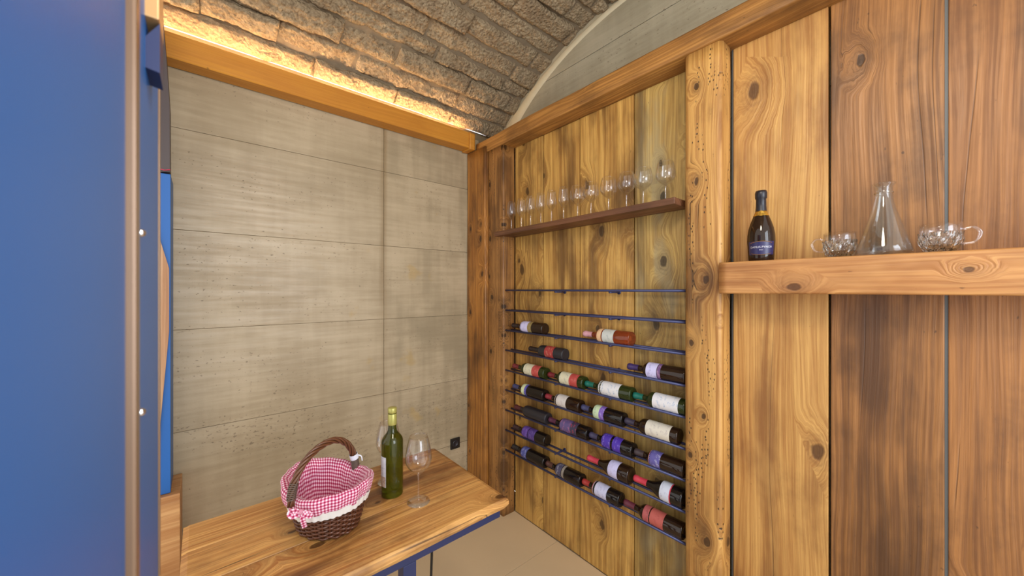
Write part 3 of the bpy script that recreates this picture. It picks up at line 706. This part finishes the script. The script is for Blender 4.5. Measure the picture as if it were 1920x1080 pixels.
# ------------------------------------------------------------------ green bottle on the table
c = (.537, 1.312, TZ + .0002); t = empty('wine_bottle', c, 'olive green wine bottle with pale gold screw cap standing on the oak table', 'bottle')
L, Rb = .318, .0385; pr2 = bordeaux(L, Rb)
mesh('bottle_body', *lathe_data(pr2, 40, upright(c)), M['olive'], t, smooth=True)
gc = plain('pale_gold_cap', (176, 170, 92), .35, metal=.3, var=.1)
mesh('screw_cap', *lathe_data([(.0152, L * .81), (.0158, L * .815), (.0158, L - .02), (.0151, L - .019), (.0151, L - .017), (.0160, L - .016), (.0160, L + .0005), (.0145, L + .0022), (0, L + .0022)], 32, upright(c)), gc, t, smooth=True)
face2 = math.atan2(-c[1], -c[0])
v, f, uv = label_patch(pr2, upright(c), .042, .150, face2 - 2.35, face2 - .60, .0006, 30, 6)
lb2 = mesh('label', v, f, lab((214, 214, 222), (120, 130, 150), .2), t, smooth=True, uv=uv)
v, f, uv = label_patch(pr2, upright(c), .043, .080, face2 - 2.2, face2 - .64, .0012, 20, 2)
mesh('label_panel', v, f, lab((196, 172, 152), (120, 60, 60), .5), lb2, smooth=True, uv=uv)

# ------------------------------------------------------------------ wicker basket with gingham lining
BC = (.312, 1.280, TZ); bk = empty('wicker_basket', BC, 'brown wicker basket with red gingham lining and arched handle on the oak table', 'basket')
ra = R(24); BH = .128
def oval(th, ax, ay, z):
    x, y = ax * math.cos(th), ay * math.sin(th)
    return (BC[0] + x * math.cos(ra) - y * math.sin(ra), BC[1] + x * math.sin(ra) + y * math.cos(ra), BC[2] + z)
def axes(z):
    f = max(0, min(1.1, z / BH)) ** .8; return .075 + .031 * f, .096 + .036 * f
def rise(th): return .020 * abs(math.sin(th)) ** 2 + (.012 * max(0, math.sin(th)))
NS = 30; parts = []
rows = 19
for r_ in range(rows):
    z = .006 + (BH - .012) * r_ / (rows - 1); pts = []
    for k in range(NS * 4):
        th = 2 * math.pi * k / (NS * 4); zz = z + rise(th) * (z / BH); ax, ay = axes(z); off = .0042 * math.cos(NS / 2 * th + math.pi * r_)
        pts.append(oval(th, ax + off, ay + off, zz))
    parts.append(tube_data(pts, .0036, 6, closed=True))
weave = props(mesh('weave', *join(*parts), M['wicker'], bk, smooth=True), kind='stuff')
parts = []
for k in range(NS):
    th = 2 * math.pi * k / NS
    parts.append(tube_data([oval(th, *axes(z), z + rise(th) * z / BH) for z in (.004, .045, .09, BH)], .0034, 6))
props(mesh('stakes', *join(*parts), M['wicker'], bk, smooth=True), kind='stuff')
mesh('base', *lathe_data([(0, .001), (1, .001), (1, .009), (0, .009)], 40, lambda r, p, s: oval(p, .073 * r, .094 * r, s)), M['wicker'], bk)
# lining: inside floor, inner wall, rolled rim, outer fold
prof = [(-.30, .016, 0), (-.14, .015, 0), (-.020, .018, .1), (-.0165, .035, .3), (-.0155, .06, .5), (-.0150, .09, .8), (-.014, .118, 1), (-.009, .134, 1), (.003, .1415, 1), (.011, .140, 1), (.0165, .130, 1), (.0175, .115, 1), (.0165, .100, 1), (.0150, .090, 1)]
nt = 96; vs, fs, uvs = [], [], []; acc = 0
for j, (off, z, rs) in enumerate(prof):
    if j: acc += math.hypot(max(-.1, off) - max(-.1, prof[j - 1][0]), z - prof[j - 1][1])
    for k in range(nt + 1):
        th = 2 * math.pi * k / nt; ax, ay = axes(z)
        fold = noise.noise((math.cos(th) * 3.2, math.sin(th) * 3.2, j * .18)) * .0055 * (1 if j > 3 else .2) + math.sin(th * 17 + noise.noise((th, 0, 0)) * 3) * .0016 * (j > 3)
        if off < -.05: ax, ay = ax * (.15 if off < -.2 else .6), ay * (.15 if off < -.2 else .6); o_ = 0
        else: o_ = off + fold
        if j == len(prof) - 1: z2 = z + .004 * math.sin(th * 5)
        else: z2 = z
        vs.append(oval(th, ax + o_, ay + o_, z2 + rise(th) * rs + (noise.noise((math.cos(th) * 2, math.sin(th) * 2, 7)) * .006 if j > 5 else 0)))
        uvs.append((th * .135, acc))
for j in range(len(prof) - 1):
    for k in range(nt): a = j * (nt + 1) + k; fs.append((a, a + 1, a + nt + 2, a + nt + 1))
mesh('gingham_lining', vs, fs, M['gingham'], bk, smooth=True, uv=uvs)
vs, fs = [], []
for j, (off, z) in enumerate([(.0150, .096), (.0135, .084), (.0120, .072)]):
    for k in range(nt * 2):
        th = math.pi * k / nt; ax, ay = axes(z); sc_ = .003 * abs(math.sin(th * 22)) if j == 2 else 0
        w_ = off + math.sin(th * 30) * .0012; vs.append(oval(th, ax + w_, ay + w_, z + rise(th) * .9 - sc_ + noise.noise((math.cos(th) * 2, math.sin(th) * 2, 7)) * .004))
for j in range(2):
    for k in range(nt * 2): a = j * nt * 2; fs.append((a + k, a + (k + 1) % (nt * 2), a + nt * 2 + (k + 1) % (nt * 2), a + nt * 2 + k))
mesh('lace_trim', vs, fs, M['white_cloth'], bk, smooth=True)
# handle: four twisted rods arching over the short side
def hp(q):                     # q 0..1 along the arch
    a = math.pi * (1 - q); x = math.cos(a) * (.124 if q < .5 else .108) + .0; z = (.122 if q < .5 else .108) + (.142 if q < .5 else .156) * max(0, math.sin(a)) ** .85
    return Vector(oval(0, x, 0, z))
N = 60; base_pts = [hp(i / N) for i in range(N + 1)]; strands = []
side = Vector((-math.sin(ra), math.cos(ra), 0))
hd = None
for s_ in range(5):
    pts = []
    for i, p in enumerate(base_pts):
        d = (base_pts[min(i + 1, N)] - base_pts[max(i - 1, 0)]).normalized(); nrm = d.cross(side).normalized(); a = i * .30 + s_ * 2 * math.pi / 5
        pts.append(p + (side * math.cos(a) + nrm * math.sin(a)) * .0072)
    strands.append(tube_data(pts, .0040, 7))
hd = mesh('handle', *join(*strands), M['wicker_handle'], bk, smooth=True)
for q0, q1 in ((.03, .13), (.90, .965)):
    pts = []
    for i in range(90):
        q = q0 + (q1 - q0) * i / 89; p = hp(q); d = (hp(q + .01) - hp(q - .01)).normalized(); nrm = d.cross(side).normalized(); a = i / 89 * 2 * math.pi * 9
        pts.append(p + (side * math.cos(a) + nrm * math.sin(a)) * .0118)
    mesh('binding', *tube_data(pts, .0017, 5), M['binding'], hd, smooth=True)
p = hp(.875); d = (hp(.885) - hp(.865)).normalized(); n_ = d.cross(side).normalized()
mesh('paper_tag', *lathe_data([(.0130, -.009), (.0136, -.009), (.0136, .009), (.0130, .009)], 20, lambda r, a, s: p + (side * math.cos(a) + n_ * math.sin(a)) * r + d * s), M['tag'], hd)
q_ = p + n_ * .0 + Vector((.012, -.004, .002))
v = tube_data(smooth_path([q_, q_ + Vector((.010, -.004, -.006)), q_ + Vector((.013, -.006, -.022))], 5), .0022, 6); mesh('tag_string', *v, M['tag'], hd, smooth=True)
# bow where the near end of the handle leaves the rim
bo = Vector(oval(math.pi + .30, .128, .140, .122)); vd = (Vector((0, 0, H)) - bo); vd.z = 0; vd.normalize(); rt = Vector((-vd.y, vd.x, 0)); upv = Vector((0, 0, 1))
def ribbon(keys, wdt, name):
    pts = smooth_path([bo + rt * a + upv * b + vd * c_ for a, b, c_ in keys], 8); vs, fs, uvs = [], [], []; acc = 0
    for i, p in enumerate(pts):
        if i: acc += (p - pts[i - 1]).length
        d = (pts[min(i + 1, len(pts) - 1)] - pts[max(i - 1, 0)]).normalized(); nn = vd - d * vd.dot(d); ww = d.cross(nn).normalized()
        wi = wdt * (.55 + .45 * min(1, acc / .025))
        for q, (sd, th) in enumerate(((-1, 0), (1, 0), (1, 1), (-1, 1))): vs.append(p + ww * sd * wi / 2 + vd * .0012 * th); uvs.append((acc, sd * wi / 2 + .1))
        if i:
            for k in range(4): a = (i - 1) * 4; fs.append((a + k, a + (k + 1) % 4, a + 4 + (k + 1) % 4, a + 4 + k))
    return mesh(name, vs, fs, M['gingham'], bk, uv=uvs)
ribbon([(0, 0, .010), (-.014, .008, .014), (-.026, .004, .010), (-.020, -.006, .012), (0, -.002, .012)], .016, 'bow_loop')
ribbon([(0, 0, .010), (.013, -.004, .015), (.024, -.012, .014), (.016, -.010, .016), (0, -.004, .014)], .016, 'bow_loop')
ribbon([(0, -.002, .012), (.004, -.02, .014), (.007, -.036, .010), (.010, -.052, .004)], .013, 'bow_tail')
ribbon([(0, -.002, .012), (.014, -.012, .018), (.030, -.018, .016)], .013, 'bow_tail')
mesh('bow_knot', *lathe_data([(0, -.008), (.007, -.005), (.009, 0), (.007, .005), (0, .008)], 14, lambda r, a, s: bo + vd * (.013 + .7 * r * math.cos(a)) + upv * r * math.sin(a) + rt * s), M['gingham'], bk, smooth=True,
     uv=[(i * .003, i * .002) for i in range(2 + 14 * 3)])

# ------------------------------------------------------------------ left: blue steel door leaf close to the camera, blue cabinet by the concrete wall
dr = empty('steel_door', (-.08, .5, 0), 'blue painted steel door leaf standing open close at the left edge', 'door')
box('leaf', -.095, -.055, .12, .50, .004, 2.25, M['blue'], dr, bev=.002)
box('edge_profile', -.095, -.0474, .500, .524, .004, 2.25, M['edge_brown'], dr, bev=.003)  # steel edge coloured with the warm room it would mirror
box('inner_leaf', -.095, -.055, .526, .835, .004, 2.25, M['blue'], dr, bev=.001)
box('ceiling_reflection', -.095, -.0417, .652, .72, 1.945, 2.25, M['tan_reflection'], dr, bev=.002)  # solid tan block in place of the lit ceiling mirrored in the glossy door
ec = box('edge_strip', -.093, -.0525, .8355, .846, .004, 2.25, M['edge_brown'], dr, bev=.001)
cl = mesh('door_closer', [(-.0565, .66, 1.883), (-.0417, .66, 1.880), (-.0417, .66, 1.9445), (-.0565, .66, 1.920), (-.0565, .715, 1.883), (-.0417, .715, 1.880), (-.0417, .715, 1.9445), (-.0565, .715, 1.920)],
          [(0, 1, 2, 3), (4, 5, 6, 7), (0, 1, 5, 4), (1, 2, 6, 5), (2, 3, 7, 6), (3, 0, 4, 7)], M['blue_dark'], dr)
for z in (1.664, 1.452):
    mesh('stud', *lathe_data([(.0045, -.001), (.0045, .0015), (.003, .004), (0, .0048)], 16, lambda r, a, s: (-.055 + s, .612 + r * math.cos(a), z + r * math.sin(a))), M['chrome'], dr, smooth=True)

def at_y(px, py, Y):
    a, b = ratio(px); t_ = Y / b; return (a * t_, Y, H + (543 - py) / F * t_)
def slab(name, pts, Y, th, mat, parent):
    vs = [at_y(px, py, Y) for px, py in pts]; n = len(vs); vs += [(v[0], v[1] + th, v[2]) for v in vs]
    return mesh(name, vs, [tuple(range(n)), tuple(range(n, 2 * n))] + [(i, (i + 1) % n, n + (i + 1) % n, n + i) for i in range(n)], mat, parent)
cb = empty('blue_cabinet', (-.35, 2.29, 0), 'tall blue cabinet with wood inlay on an oak base against the concrete wall', 'cabinet')
box('oak_base', -.60, -.0725, 2.17, 2.40, 0, .700, M['bench'], cb, bev=.003)
box('door', -.60, -.1045, 2.195, 2.39, .702, 2.105, M['blue'], cb, bev=.002)
slab('wood_inlay', [(270, 358), (297, 440), (317, 503), (317, 622), (300, 800), (291, 885), (180, 885), (150, 622), (150, 503), (200, 358)], 2.187, .007, M['inlay'], cb)
slab('upper_panel', [(318.5, 322), (318, 200), (312, 110), (303, 10), (120, 10), (60, 322)], 2.195, .085, M['dark_panel'], cb)
props(mesh('pink_cord', *tube_data([at_y(298, 316, 2.18), at_y(308, 319, 2.18), at_y(319, 318, 2.185)], .0022, 6), M['pink'], cb))
